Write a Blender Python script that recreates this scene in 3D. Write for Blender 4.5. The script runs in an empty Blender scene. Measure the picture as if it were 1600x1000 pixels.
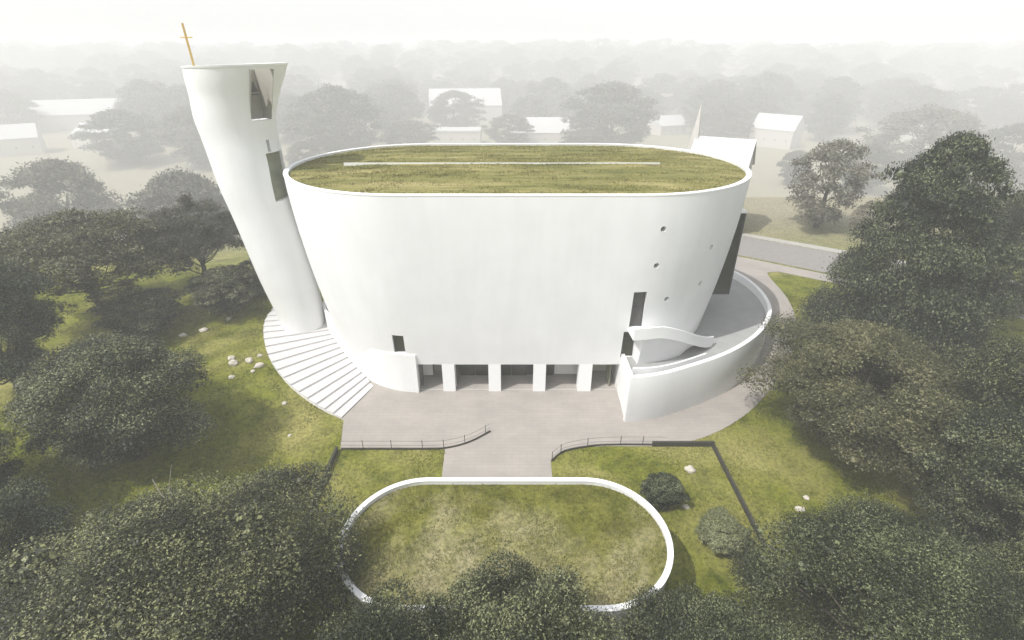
import bpy, bmesh, math, random
import numpy as np
from mathutils import Vector, Matrix
C = bpy.context.scene.collection
S = bpy.context.scene
R = math.radians

# ------------------------------------------------------------------ camera
cam = bpy.data.cameras.new("camera")
cam.sensor_width = 36.0
cam.lens = 18.0
cam.clip_end = 6000
co = bpy.data.objects.new("camera", cam)
C.objects.link(co)
co.location = (0, 0, 30)
co.rotation_euler = (R(90 - 27.7), 0, 0)
S.camera = co
# ------------------------------------------------------------------ sky, sun, exposure
SUN_EL, SUN_AZ = 56.0, 237.0            # azimuth clockwise from +Y
w = bpy.data.worlds.new("World")
S.world = w
w.use_nodes = True
nt = w.node_tree
sky = nt.nodes.new("ShaderNodeTexSky")
sky.sky_type = 'NISHITA'
sky.sun_disc = False
sky.sun_elevation = R(SUN_EL)
sky.sun_rotation = R(SUN_AZ)
sky.dust_density = 2.0
sky.air_density = 1.0
hs = nt.nodes.new("ShaderNodeHueSaturation")
hs.inputs['Saturation'].default_value = 0.24
nt.links.new(sky.outputs[0], hs.inputs['Color'])
nt.links.new(hs.outputs[0], nt.nodes['Background'].inputs['Color'])
nt.nodes['Background'].inputs['Strength'].default_value = 0.15
sl = bpy.data.lights.new("sun", 'SUN')
sl.energy = 2.4
sl.angle = R(0.6)
sl.color = (1.0, 0.982, 0.955)
so = bpy.data.objects.new("sun", sl)
C.objects.link(so)
sd = Vector((math.sin(R(SUN_AZ)) * math.cos(R(SUN_EL)), math.cos(R(SUN_AZ)) * math.cos(R(SUN_EL)), math.sin(R(SUN_EL))))
so.rotation_euler = sd.to_track_quat('Z', 'Y').to_euler()
so.location = (-60, -20, 90)
S.view_settings.view_transform = 'Standard'
S.view_settings.look = 'None'
S.view_settings.gamma = 1.0
S.view_settings.exposure = 0.68
S.cycles.volume_bounces = 2
S.cycles.max_bounces = 6
S.cycles.diffuse_bounces = 3
S.cycles.glossy_bounces = 2
S.cycles.transmission_bounces = 3
S.cycles.transparent_max_bounces = 4
HAZE_DENSITY = 0.0016

rng = np.random.default_rng(7)
random.seed(7)


# ------------------------------------------------------------------ helpers
def tag(o, label=None, cat=None, group=None, kind=None):
    if label: o['label'] = label
    if cat: o['category'] = cat
    if group: o['group'] = group
    if kind: o['kind'] = kind
    return o


def link(name, me, mat=None, parent=None):
    o = bpy.data.objects.new(name, me)
    C.objects.link(o)
    if mat is not None and not me.materials: me.materials.append(mat)
    if parent: o.parent = parent
    return o


def empty(name, loc, rz=0.0, label=None, cat=None, group=None):
    o = bpy.data.objects.new(name, None)
    o.empty_display_size = 0.5
    C.objects.link(o)
    o.location = loc
    o.rotation_euler = (0, 0, rz)
    return tag(o, label, cat, group)


def mesh_from(name, verts, faces, smooth=False):
    me = bpy.data.meshes.new(name)
    me.from_pydata([tuple(v) for v in verts], [], faces)
    if smooth: me.polygons.foreach_set('use_smooth', [True] * len(me.polygons))
    me.update()
    return me


def quads_mesh(name, V, k=4):
    """V: (n*k,3) array, faces of k consecutive vertices."""
    V = np.asarray(V, dtype=np.float32)
    n = len(V) // k
    me = bpy.data.meshes.new(name)
    me.vertices.add(len(V)); me.vertices.foreach_set('co', V.ravel())
    me.loops.add(n * k); me.loops.foreach_set('vertex_index', np.arange(n * k, dtype=np.int32))
    me.polygons.add(n)
    me.polygons.foreach_set('loop_start', np.arange(0, n * k, k, dtype=np.int32))
    me.update(calc_edges=True)
    return me


class MB:
    def __init__(s): s.v = []; s.f = []
    def add(s, vs, fs):
        b = len(s.v); s.v += [tuple(v) for v in vs]; s.f += [tuple(i + b for i in f) for f in fs]
        return s
    def box(s, x0, x1, y0, y1, z0, z1, M=None):
        vs = [Vector(p) for p in ((x0,y0,z0),(x1,y0,z0),(x1,y1,z0),(x0,y1,z0),(x0,y0,z1),(x1,y0,z1),(x1,y1,z1),(x0,y1,z1))]
        if M is not None: vs = [M @ p for p in vs]
        return s.add(vs, [(3,2,1,0),(4,5,6,7),(0,1,5,4),(1,2,6,5),(2,3,7,6),(3,0,4,7)])
    def tube(s, pts, rad, n=6):
        pts = [Vector(p) for p in pts]; b = len(s.v); m = len(pts)
        for i, p in enumerate(pts):
            d = (pts[min(i+1, m-1)] - pts[max(i-1, 0)]).normalized()
            a = d.orthogonal().normalized(); c = d.cross(a)
            r = rad[i] if hasattr(rad, '__len__') else rad
            for k in range(n):
                t = 2*math.pi*k/n
                s.v.append(tuple(p + a*(r*math.cos(t)) + c*(r*math.sin(t))))
        for i in range(m-1):
            for k in range(n):
                s.f.append((b+i*n+k, b+i*n+(k+1) % n, b+(i+1)*n+(k+1) % n, b+(i+1)*n+k))
        s.f.append(tuple(b+k for k in range(n))[::-1]); s.f.append(tuple(b+(m-1)*n+k for k in range(n)))
        return s
    def wall(s, pts, thick, z0, z1, closed=False):
        """curved wall: pts plan polyline (outer face on the left side offset), z0/z1 number or list."""
        P = [Vector((p[0], p[1])) for p in pts]; n = len(P)
        def zz(z, i): return z[i] if hasattr(z, '__len__') else z
        nor = []
        for i in range(n):
            a = P[(i-1) % n] if (closed or i > 0) else P[0]
            c = P[(i+1) % n] if (closed or i < n-1) else P[-1]
            d = (c-a).normalized(); nor.append(Vector((-d.y, d.x)))
        b = len(s.v)
        for i in range(n):
            q = P[i] + nor[i]*thick
            s.v += [(P[i].x, P[i].y, zz(z0, i)), (P[i].x, P[i].y, zz(z1, i)), (q.x, q.y, zz(z1, i)), (q.x, q.y, zz(z0, i))]
        m = n if closed else n-1
        for i in range(m):
            j = (i+1) % n
            for k in range(4):
                s.f.append((b+4*i+k, b+4*j+k, b+4*j+(k+1) % 4, b+4*i+(k+1) % 4))
        if not closed:
            s.f.append((b, b+1, b+2, b+3)); e = b+4*(n-1); s.f.append((e+3, e+2, e+1, e))
        return s
    def build(s, name, mat, parent=None, smooth=False, bevel=0, auto=None):
        me = mesh_from(name, s.v, s.f)
        bm = bmesh.new(); bm.from_mesh(me)
        bmesh.ops.recalc_face_normals(bm, faces=bm.faces)
        if bevel: bmesh.ops.bevel(bm, geom=[e for e in bm.edges if len(e.link_faces) == 2 and e.calc_face_angle(0) > 0.7], offset=bevel, segments=2, profile=0.5, affect='EDGES')
        if smooth:
            for f in bm.faces: f.smooth = True
            for e in bm.edges:
                if len(e.link_faces) == 2 and e.calc_face_angle(0) > 0.6: e.smooth = False
        bm.to_mesh(me); bm.free()
        return link(name, me, mat, parent)


def spline(pts, n=8, closed=False):
    """Catmull-Rom through pts (any dimension)."""
    P = [np.array(p, float) for p in pts]; out = []; m = len(P)
    rngi = range(m if closed else m-1)
    for i in rngi:
        p1, p2 = P[i], P[(i+1) % m]
        p0 = P[(i-1) % m] if (closed or i > 0) else 2*p1-p2
        p3 = P[(i+2) % m] if (closed or i+2 < m) else 2*p2-p1
        for k in range(n):
            t = k/n
            out.append(0.5*((2*p1)+(-p0+p2)*t+(2*p0-5*p1+4*p2-p3)*t*t+(-p0+3*p1-3*p2+p3)*t**3))
    if not closed: out.append(P[-1])
    return [tuple(p) for p in out]


def smst(t):
    t = np.clip(t, 0, 1); return t*t*(3-2*t)
def terr_y(y): return 3.2*smst((np.asarray(y, float)-41)/17.0)
def terr(x, y):
    x = np.asarray(x, float); y = np.asarray(y, float)
    s = np.clip(((x+14.5)*-.61+(y-40)*.79)/16.4, 0, 1)
    wgt = smst((-15.2-x)/2.5)
    base = np.maximum(terr_y(y), 2.2*s*wgt)
    far = smst((y-250)/600)
    y0 = 100-36*smst((-x-20)/25.)
    return base - 51.3*smst((y-y0)/(215.-y0)) + 53*smst((y-650)/700.) + far*3*np.sin(x*.004+1)*np.sin(y*.006)  # invented valley past the church, lengthening the haze before far trees
def T(x, y): return float(terr(x, y))


# ------------------------------------------------------------------ materials
def pmat(name, col, rough=.7, spec=.3, build=None, metal=0.0):
    m = bpy.data.materials.new(name); m.use_nodes = True
    b = m.node_tree.nodes['Principled BSDF']
    b.inputs['Base Color'].default_value = (*col, 1); b.inputs['Roughness'].default_value = rough
    b.inputs['Specular IOR Level'].default_value = spec; b.inputs['Metallic'].default_value = metal
    if build: build(m.node_tree, b)
    return m


def N(t, kind, **kw):
    n = t.nodes.new(kind)
    for k, v in kw.items():
        if k in n.inputs.keys(): n.inputs[k].default_value = v
        else: setattr(n, k, v)
    return n


def ramp(t, fac, stops, interp='LINEAR'):
    r = t.nodes.new('ShaderNodeValToRGB'); r.color_ramp.interpolation = interp
    e = r.color_ramp.elements
    while len(e) < len(stops): e.new(0.5)
    for i, (p, c) in enumerate(stops):
        e[i].position = p; e[i].color = (*c, 1) if len(c) == 3 else c
    t.links.new(fac, r.inputs[0]); return r


def noise(t, scale, detail=4, rough=.55, coord='Object', stretch=None, dist=0.0):
    tc = t.nodes.new('ShaderNodeTexCoord'); n = N(t, 'ShaderNodeTexNoise', Scale=scale, Detail=detail, Roughness=rough, Distortion=dist)
    if coord == 'World':
        g = t.nodes.new('ShaderNodeNewGeometry'); src = g.outputs['Position']
    else: src = tc.outputs[coord]
    if stretch:
        mp = t.nodes.new('ShaderNodeMapping'); mp.inputs['Scale'].default_value = stretch
        t.links.new(src, mp.inputs['Vector']); src = mp.outputs[0]
    t.links.new(src, n.inputs['Vector']); return n


def mix(t, fac, a, b, mode='MIX'):
    m = t.nodes.new('ShaderNodeMix'); m.data_type = 'RGBA'; m.blend_type = mode
    if isinstance(fac, (int, float)): m.inputs[0].default_value = fac
    else: t.links.new(fac, m.inputs[0])
    for s, v in ((6, a), (7, b)):
        if isinstance(v, tuple): m.inputs[s].default_value = (*v, 1)
        else: t.links.new(v, m.inputs[s])
    return m.outputs[2]


def bump(t, b, h, strength=.3, dist=.05):
    bp = N(t, 'ShaderNodeBump', Strength=strength, Distance=dist)
    t.links.new(h, bp.inputs['Height']); t.links.new(bp.outputs[0], b.inputs['Normal'])


def white_b(t, b):
    n1 = noise(t, .25, 5, .6, 'World'); n2 = noise(t, 1.2, 6, .65, 'World', (1, 1, .12))
    r1 = ramp(t, n1.outputs[0], [(.3, (.80, .80, .79)), (.7, (.86, .86, .85))])
    r2 = ramp(t, n2.outputs[0], [(.35, (.975, .975, .97)), (.62, (1, 1, 1))])
    t.links.new(mix(t, 1.0, r1.outputs[0], r2.outputs[0], 'MULTIPLY'), b.inputs['Base Color'])
    n3 = noise(t, 14, 3, .5, 'World'); bump(t, b, n3.outputs[0], .08, .02)
M_white = pmat('white_render', (.84, .84, .83), .75, .25, white_b)
M_coping = pmat('white_coping', (.88, .88, .87), .6, .3)


def grass_cols(dry, base_a, base_b, straw, far_haze=False):
    def f(t, b):
        a = noise(t, .09, 5, .6, 'World', None, .6); c = noise(t, .55, 6, .7, 'World', None, .4); d = noise(t, 3.2, 4, .7, 'World')
        r = ramp(t, c.outputs[0], [(.32, base_a), (.5, base_b), (.68, tuple(x*1.25 for x in base_b))])
        s = ramp(t, a.outputs[0], [(.47-dry, (0, 0, 0)), (.66-dry*.5, (.9, .9, .9))])
        c1 = mix(t, s.outputs[0], r.outputs[0], straw)
        if far_haze:
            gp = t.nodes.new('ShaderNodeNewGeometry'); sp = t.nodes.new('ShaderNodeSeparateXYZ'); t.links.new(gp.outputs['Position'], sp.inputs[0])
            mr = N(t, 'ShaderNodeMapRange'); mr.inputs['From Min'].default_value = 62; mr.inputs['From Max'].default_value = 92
            t.links.new(sp.outputs['Y'], mr.inputs['Value']); c1 = mix(t, mr.outputs[0], c1, mix(t, c.outputs[0], (.24, .22, .14), (.40, .36, .27)))  # ground pales with distance, haze fade put into its colour
        dk = ramp(t, d.outputs[0], [(.3, (.45, .48, .4)), (.55, (1, 1, 1)), (.8, (1.2, 1.2, 1.1))])
        t.links.new(mix(t, 1.0, c1, dk.outputs[0], 'MULTIPLY'), b.inputs['Base Color'])
        bump(t, b, d.outputs[0], .6, .25)
    return f
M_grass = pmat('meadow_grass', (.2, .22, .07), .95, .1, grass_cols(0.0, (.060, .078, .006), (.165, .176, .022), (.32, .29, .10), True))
M_roofgrass = pmat('roof_grass', (.2, .22, .07), .95, .1, grass_cols(.03, (.085, .09, .014), (.17, .168, .034), (.44, .385, .25)))


def roofsedum(t, b):
    a = noise(t, .5, 6, .7, 'World', (.16, 1.2, 1), .5); d = noise(t, 1.6, 5, .7, 'World', (.3, 1.4, 1))
    r = ramp(t, a.outputs[0], [(.32, (.09, .09, .028)), (.43, (.155, .155, .047)), (.56, (.23, .21, .078)), (.70, (.36, .31, .15))])
    k = ramp(t, d.outputs[0], [(.28, (.5, .52, .42)), (.45, (1, 1, 1)), (.75, (1.15, 1.12, 1.05))])
    t.links.new(mix(t, 1.0, r.outputs[0], k.outputs[0], 'MULTIPLY'), b.inputs['Base Color'])
    bump(t, b, d.outputs[0], .6, .3)
M_sedum = pmat('sedum_roof', (.3, .3, .1), .95, .1, roofsedum)


def blade_b(t, b):
    n = noise(t, .5, 4, .6, 'World'); g = t.nodes.new('ShaderNodeNewGeometry')
    r = ramp(t, n.outputs[0], [(.3, (.08, .10, .008)), (.5, (.175, .183, .026)), (.7, (.30, .27, .085))])
    v = ramp(t, g.outputs['Random Per Island'], [(0, (.6, .65, .5)), (1, (1.3, 1.25, 1.2))])
    t.links.new(mix(t, 1.0, r.outputs[0], v.outputs[0], 'MULTIPLY'), b.inputs['Base Color'])
M_blade = pmat('grass_blades', (.2, .2, .06), .9, .1, blade_b)
def blade2(t, b):
    n = noise(t, .5, 6, .7, 'World', (.16, 1.2, 1), .5)
    r = ramp(t, n.outputs[0], [(.3, (.12, .12, .034)), (.5, (.22, .205, .066)), (.7, (.37, .32, .15))])
    t.links.new(r.outputs[0], b.inputs['Base Color'])
M_blade2 = pmat('dry_roof_blades', (.25, .24, .08), .9, .1, blade2)


def paving(t, b):
    g = t.nodes.new('ShaderNodeNewGeometry')
    br = N(t, 'ShaderNodeTexBrick', Scale=1.0); br.inputs['Mortar Size'].default_value = .018
    br.inputs['Brick Width'].default_value = 1.2; br.inputs['Row Height'].default_value = .4
    br.inputs['Color1'].default_value = (.335, .31, .288, 1); br.inputs['Color2'].default_value = (.355, .328, .304, 1)
    br.inputs['Mortar'].default_value = (.305, .282, .262, 1)
    t.links.new(g.outputs['Position'], br.inputs['Vector'])
    n = noise(t, .3, 5, .6, 'World'); r = ramp(t, n.outputs[0], [(.3, (.86, .86, .85)), (.7, (1.06, 1.04, 1.0))])
    t.links.new(mix(t, 1.0, br.outputs[0], r.outputs[0], 'MULTIPLY'), b.inputs['Base Color'])
    bump(t, b, br.outputs['Fac'], -.2, .02)
M_pave = pmat('paving_slabs', (.5, .46, .43), .85, .2, paving)


def mottled(c, var=.12, sc=1.5):
    def f(t, b):
        n = noise(t, sc, 6, .65, 'World'); r = ramp(t, n.outputs[0], [(.25, tuple(x*(1-var) for x in c)), (.75, tuple(x*(1+var) for x in c))])
        t.links.new(r.outputs[0], b.inputs['Base Color']); bump(t, b, n.outputs[0], .15, .03)
    return f
M_asphalt = pmat('asphalt', (.2, .19, .18), .9, .2, mottled((.25, .235, .22)))
M_kerb = pmat('kerb_concrete', (.6, .58, .54), .85, .2, mottled((.38, .365, .33)))
M_deck = pmat('deck_concrete', (.4, .4, .39), .85, .2, mottled((.33, .33, .32), .1, .8))
M_step = pmat('step_stone', (.6, .59, .57), .8, .2, mottled((.55, .54, .525), .05))
M_riser = pmat('riser_stone', (.36, .35, .36), .9, .2, mottled((.82, .80, .81), .04))
M_darkwall = pmat('dark_stone_shade', (.09, .085, .07), .9, .2, mottled((.05, .047, .037), .3, 3))  # near-black tone takes in shadow lines of short wall and fence foot
M_rock = pmat('pale_rock', (.6, .56, .48), .9, .2, mottled((.50, .46, .39), .25, 4))
M_metal = pmat('dark_metal', (.05, .05, .05), .5, .4)
M_gold = pmat('gilded_metal', (.62, .42, .12), .4, .5, None, .6)
M_glass = pmat('dark_glass', (.045, .047, .042), .12, .6)
def olive(t, b):
    n = noise(t, .8, 5, .6, 'World', (1, 1, .5)); r = ramp(t, n.outputs[0], [(.3, (.018, .019, .010)), (.7, (.045, .047, .026))])
    t.links.new(r.outputs[0], b.inputs['Base Color'])
M_bronze = pmat('bronze_glazing', (.05, .05, .03), .25, .5, olive)
M_greyglass = pmat('grey_glazing', (.2, .2, .17), .2, .5, mottled((.22, .23, .16), .35, .7))
M_panelwhite = pmat('white_panel', (.72, .72, .69), .7, .3, mottled((.72, .72, .69), .03))
M_interior = pmat('interior_floor', (.45, .45, .42), .6, .3, mottled((.45, .45, .42), .08))
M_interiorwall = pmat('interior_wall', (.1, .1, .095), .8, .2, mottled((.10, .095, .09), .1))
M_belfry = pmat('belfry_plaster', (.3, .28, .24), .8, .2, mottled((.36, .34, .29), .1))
M_beige = pmat('beige_panel', (.5, .46, .38), .7, .3, mottled((.48, .45, .38), .05))
M_bark = pmat('bark', (.09, .075, .055), .95, .1, mottled((.10, .085, .065), .35, 6))
M_twig = pmat('pale_bark', (.3, .27, .22), .95, .1, mottled((.3, .27, .22), .3, 6))
M_roofpale = pmat('pale_roof', (.5, .5, .5), .8, .2, mottled((.52, .52, .52), .06))
M_housewall = pmat('house_wall', (.5, .48, .45), .85, .2, mottled((.52, .5, .46), .06))


def leafmat(name, c1, c2, c3):
    m = bpy.data.materials.new(name); m.use_nodes = True; t = m.node_tree
    b = t.nodes['Principled BSDF']; out = t.nodes['Material Output']
    g = t.nodes.new('ShaderNodeNewGeometry'); oi = t.nodes.new('ShaderNodeObjectInfo')
    n = noise(t, .35, 3, .6, 'World')
    ad = N(t, 'ShaderNodeMath', operation='MULTIPLY_ADD'); t.links.new(g.outputs['Random Per Island'], ad.inputs[0]); ad.inputs[1].default_value = .55
    md = N(t, 'ShaderNodeMath', operation='MULTIPLY_ADD'); t.links.new(n.outputs[0], md.inputs[0]); md.inputs[1].default_value = .9; md.inputs[2].default_value = -.22
    t.links.new(md.outputs[0], ad.inputs[2])
    r = ramp(t, ad.outputs[0], [(.15, c1), (.42, c2), (.58, c2), (.74, c3)])
    ov = ramp(t, oi.outputs['Random'], [(0, (.85, .88, .85)), (.5, (1, 1, 1)), (1, (1.12, 1.06, .95))])
    col = mix(t, 1.0, r.outputs[0], ov.outputs[0], 'MULTIPLY')
    t.links.new(col, b.inputs['Base Color']); b.inputs['Roughness'].default_value = .5; b.inputs['Specular IOR Level'].default_value = .45
    tr = t.nodes.new('ShaderNodeBsdfTranslucent'); t.links.new(col, tr.inputs['Color'])
    mx = t.nodes.new('ShaderNodeMixShader'); mx.inputs[0].default_value = .22
    t.links.new(b.outputs[0], mx.inputs[1]); t.links.new(tr.outputs[0], mx.inputs[2]); t.links.new(mx.outputs[0], out.inputs['Surface'])
    return m
M_leaf = leafmat('leaves_olive', (.008, .011, .002), (.024, .031, .007), (.25, .27, .13))
M_leaf2 = leafmat('leaves_deep', (.005, .008, .002), (.015, .022, .005), (.20, .225, .11))
M_leaf3 = leafmat('leaves_brown', (.03, .028, .016), (.07, .064, .036), (.14, .125, .075))


# ------------------------------------------------------------------ ground
def axis(lo, hi, step, far, n):
    a = list(np.arange(lo, hi+1e-6, step)); g = np.geomspace(step, far, n)
    return np.array(sorted(set([lo-x for x in g] + a + [hi+x for x in g])))
xs = axis(-70, 70, 1.0, 3400, 44)
ys = axis(0, 110, 1.0, 3400, 60)
ys = ys[ys > -120]
X, Y = np.meshgrid(xs, ys)
Z = terr(X, Y)
V = np.stack([X.ravel(), Y.ravel(), Z.ravel()], 1)
nx, ny = len(xs), len(ys)
I = np.arange(nx*ny).reshape(ny, nx)
F = np.stack([I[:-1, :-1].ravel(), I[:-1, 1:].ravel(), I[1:, 1:].ravel(), I[1:, :-1].ravel()], 1)
me = mesh_from('ground', V, [tuple(int(i) for i in f) for f in F], True)
tag(link('ground', me, M_grass), kind='structure')


def sheet(name, poly, dz, mat, skirt=0.0):
    bm = bmesh.new(); vs = [bm.verts.new((p[0], p[1], 0)) for p in poly]
    bm.faces.new(vs); bmesh.ops.triangulate(bm, faces=bm.faces[:])
    y0 = min(p[1] for p in poly); y1 = max(p[1] for p in poly)
    for k in range(int(math.floor(y0)), int(math.ceil(y1))+1):
        if 40 <= k <= 60:
            bmesh.ops.bisect_plane(bm, geom=bm.verts[:]+bm.edges[:]+bm.faces[:], plane_co=(0, k, 0), plane_no=(0, 1, 0))
    for v in bm.verts: v.co.z = float(terr_y(v.co.y)) + dz
    bmesh.ops.recalc_face_normals(bm, faces=bm.faces)
    if bm.faces[:] and sum(f.normal.z for f in bm.faces) < 0: bmesh.ops.reverse_faces(bm, faces=bm.faces[:])
    if skirt:
        ed = [e for e in bm.edges if e.is_boundary]
        r = bmesh.ops.extrude_edge_only(bm, edges=ed)
        for v in r['geom']:
            if isinstance(v, bmesh.types.BMVert): v.co.z -= skirt
    me = bpy.data.meshes.new(name); bm.to_mesh(me); bm.free()
    return tag(link(name, me, mat), kind='structure')


right_edge = spline([(3.2, 32.0), (4.4, 33.1), (7.1, 33.8), (13.2, 33.95), (17.5, 35.3), (22.2, 38.5), (26.9, 43.3), (30.9, 48.2), (33.0, 53.0), (33.9, 58.0), (34.4, 63.0)], 6)
island = spline([(34.4, 63.0), (34.9, 64.9), (36.6, 65.3)], 4)
plaza_poly = [(-16.6, 38.0), (-15.45, 37.3), (-14.6, 33.45), (-5.7, 33.45), (-5.4, 25.3), (3.2, 25.3)] + right_edge[0:] + island[1:] + \
    [(41.8, 61.6), (46, 58.0), (47.6, 60.6), (33.4, 71.1), (12, 88), (8, 80), (26, 62), (24, 48), (15, 42.5), (11, 46), (-10, 47), (-15.2, 43.9)]
sheet('plaza', plaza_poly, .035, M_pave, .12)
sheet('road', [(22, 80.7), (33.4, 71.9), (47.6, 61.4), (90, 30), (96, 37), (50, 71.4), (37.3, 80.6), (27, 88.5)], .02, M_asphalt)
sheet('pavement', [(27, 88.6), (37.3, 80.8), (50, 71.6), (96, 37.2), (97.2, 38.8), (51, 73.0), (38.2, 82.0), (28, 89.6)], .12, M_kerb, .14)

# ------------------------------------------------------------------ church body
HT = 19.8
def prof(z):
    t = min(max(z/HT, 0), 1); k = 1-(1-t)**1.6
    return 8.5+1.4*k, 11.3+1.6*k
CX, CY = .5, 53.5
def plan(u, hsx, r, n_arc=40):
    """stadium outline as list, u ignored"""
    out = []
    for k in range(n_arc+1):
        a = -math.pi/2 + math.pi*k/n_arc
        out.append((CX+hsx+r*math.cos(a), CY+r*math.sin(a)))
    for k in range(1, 14): out.append((CX+hsx-2*hsx*k/14, CY+r))
    for k in range(n_arc+1):
        a = math.pi/2 + math.pi*k/n_arc
        out.append((CX-hsx+r*math.cos(a), CY+r*math.sin(a)))
    for k in range(1, 14): out.append((CX-hsx+2*hsx*k/14, CY-r))
    return out


def loft(rings, cap_bottom=True, cap_top=True):
    n = len(rings[0]); v = [p for r in rings for p in r]; f = []
    for i in range(len(rings)-1):
        for k in range(n):
            j = (k+1) % n
            f.append((i*n+k, i*n+j, (i+1)*n+j, (i+1)*n+k))
    if cap_bottom: f.append(tuple(range(n))[::-1])
    if cap_top: f.append(tuple((len(rings)-1)*n+k for k in range(n)))
    return v, f


def ring_at(z, off=0.0, zz=None):
    h, r = prof(z); return [(x, y, z if zz is None else zz) for x, y in plan(0, h, r+off)]


def boolean(ob, cutters):
    for c in cutters:
        m = ob.modifiers.new('b', 'BOOLEAN'); m.operation = 'DIFFERENCE'; m.object = c; m.solver = 'EXACT'
    bpy.context.view_layer.update()
    dg = bpy.context.evaluated_depsgraph_get()
    me = bpy.data.meshes.new_from_object(ob.evaluated_get(dg))
    ob.modifiers.clear(); old = ob.data; ob.data = me
    for c in cutters:
        bpy.data.objects.remove(c, do_unlink=True)


def fix_smooth(ob, ang=.5):
    bm = bmesh.new(); bm.from_mesh(ob.data)
    for f in bm.faces: f.smooth = True
    for e in bm.edges:
        if len(e.link_faces) == 2 and e.calc_face_angle(0) > ang: e.smooth = False
    bm.to_mesh(ob.data); bm.free()


def cutter(fn):
    m = MB(); fn(m); return m.build('cutter', M_white)


church = empty('church', (CX, CY, 0), 0, 'large white bowl-shaped church with a flat oval grass roof', 'church')
IC = Matrix.Translation((-CX, -CY, 0))
def P(o, parent=church):
    """parent to a top level empty keeping world coordinates used in the mesh data"""
    loc = Vector(parent.location) if parent.parent is None else Vector(parent.parent.location)
    if parent.type == 'EMPTY' and parent.parent is None:
        o.data.transform(Matrix.Translation(-parent.location))
    elif parent.parent is not None:
        o.data.transform(Matrix.Translation(-Vector(parent.parent.location)))
    o.parent = parent
    return o

zs = [-.5, 0, 1.5, 3.1, 5, 7, 9, 11, 13, 15, 17, 18.6, HT]
rings = [ring_at(z) for z in zs] + [ring_at(HT, -.38), ring_at(HT, -.40, 19.5)]
v, f = loft(rings)
m = MB(); m.add(v, f)
shell = m.build('wall', M_white)


def front_y(x, z):
    h, r = prof(z); dx = x-(CX+h) if x > CX+h else (CX-h)-x if x < CX-h else 0
    return CY - math.sqrt(max(r*r-dx*dx, 0.01))

DOORS = [(10.75, 11.95, 7.5, 11.2), (10.35, 11.6, 4.05, 7.0), (-11.25, -10.15, 4.45, 6.5)]
cut = [cutter(lambda m: m.box(-9.25, 10.4, 40, 47.5, -.2, 3.2))]
for x0, x1, z0, z1 in DOORS:
    cut.append(cutter(lambda m: m.box(x0, x1, 38, front_y((x0+x1)/2, z1)+.75, z0, z1)))
SLOTS = [(12.5, 17.0), (12.4, 13.7), (13.95, 10.2), (17.7, 14.6), (17.4, 11.0)]
def slot_frame(x, z):
    h, r = prof(z); a = math.asin(min(1, (x-(CX+h))/r))
    return a, Vector((x, front_y(x, z), z))
for x, z in SLOTS:
    a, p = slot_frame(x, z)
    cut.append(cutter(lambda m: m.tube([p+Vector((math.sin(a)*.6, -math.cos(a)*.6, 0)), p-Vector((math.sin(a)*.8, -math.cos(a)*.8, 0))], .25, 14)))
for c in cut[-len(SLOTS):]:
    c.scale = (1, 1, .62) if False else (1, 1, 1)
boolean(shell, cut)
fix_smooth(shell)
P(shell)
for x, z in SLOTS:
    a, p = slot_frame(x, z)
    q = p-Vector((math.sin(a)*.55, -math.cos(a)*.55, 0))
    e = Vector((math.sin(a)*.05, -math.cos(a)*.05, 0))
    m = MB().tube([q+e, q-e], .26, 14)
    P(m.build('round_window', M_metal))
for i, (x0, x1, z0, z1) in enumerate(DOORS):
    y = front_y((x0+x1)/2, z1)+.55
    name = 'door' if i < 2 else 'window'
    d = P(MB().box(x0+.02, x1-.02, y, y+.06, z0+.02, z1-.02).build(name, M_interiorwall if i == 0 else M_bronze))
    fr = MB().box(x0+.03, x0+.10, y-.05, y, z0+.03, z1-.03).box(x1-.10, x1-.03, y-.05, y, z0+.03, z1-.03).box(x0+.1, x1-.1, y-.05, y, z1-.12, z1-.03).box(x0+.1, x1-.1, y-.045, y, z0+1.95 if i < 2 else z0+.03, z0+2.02 if i < 2 else z0+.1)
    P(fr.build('frame', M_metal), d)

# roof: coping, sedum, ridge line
m = MB(); v, f = loft([ring_at(HT, .03, HT+.004), ring_at(HT, .03, HT+.10), ring_at(HT, -.42, HT+.10), ring_at(HT, -.42, HT+.004)], False, False)
m.add(v, f); n = len(ring_at(HT)); m.f += [(3*n+k, 3*n+(k+1) % n, (k+1) % n, k) for k in range(n)]
P(m.build('roof_coping', M_coping, smooth=True))
h, r = prof(HT)
NR = 10
rr = []
for k in range(NR):
    s = 1-(k/NR)**1.0*.985
    ring = []
    for (x, y) in plan(0, h, r-.42):
        # shrink towards the long axis
        ax = min(max(x, CX-h), CX+h)
        xx = ax+(x-ax)*s if abs(y-CY) > 0 or True else x
        px = xx; py = CY+(y-CY)*s
        ring.append((px, py, 19.66+.5*(1-s*s)+.05*math.sin(px*1.7)*math.sin(py*2.1)*(1 if k else 0)))
    rr.append(ring)
v, f = loft(rr, False, True)
m = MB(); m.add(v, f)
green = P(m.build('green_roof', M_sedum, smooth=True))
P(MB().box(-16.6, 14.6, CY-1.64, CY-1.52, 19.9, 20.26).build('ridge_strip', M_panelwhite), green)

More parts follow.
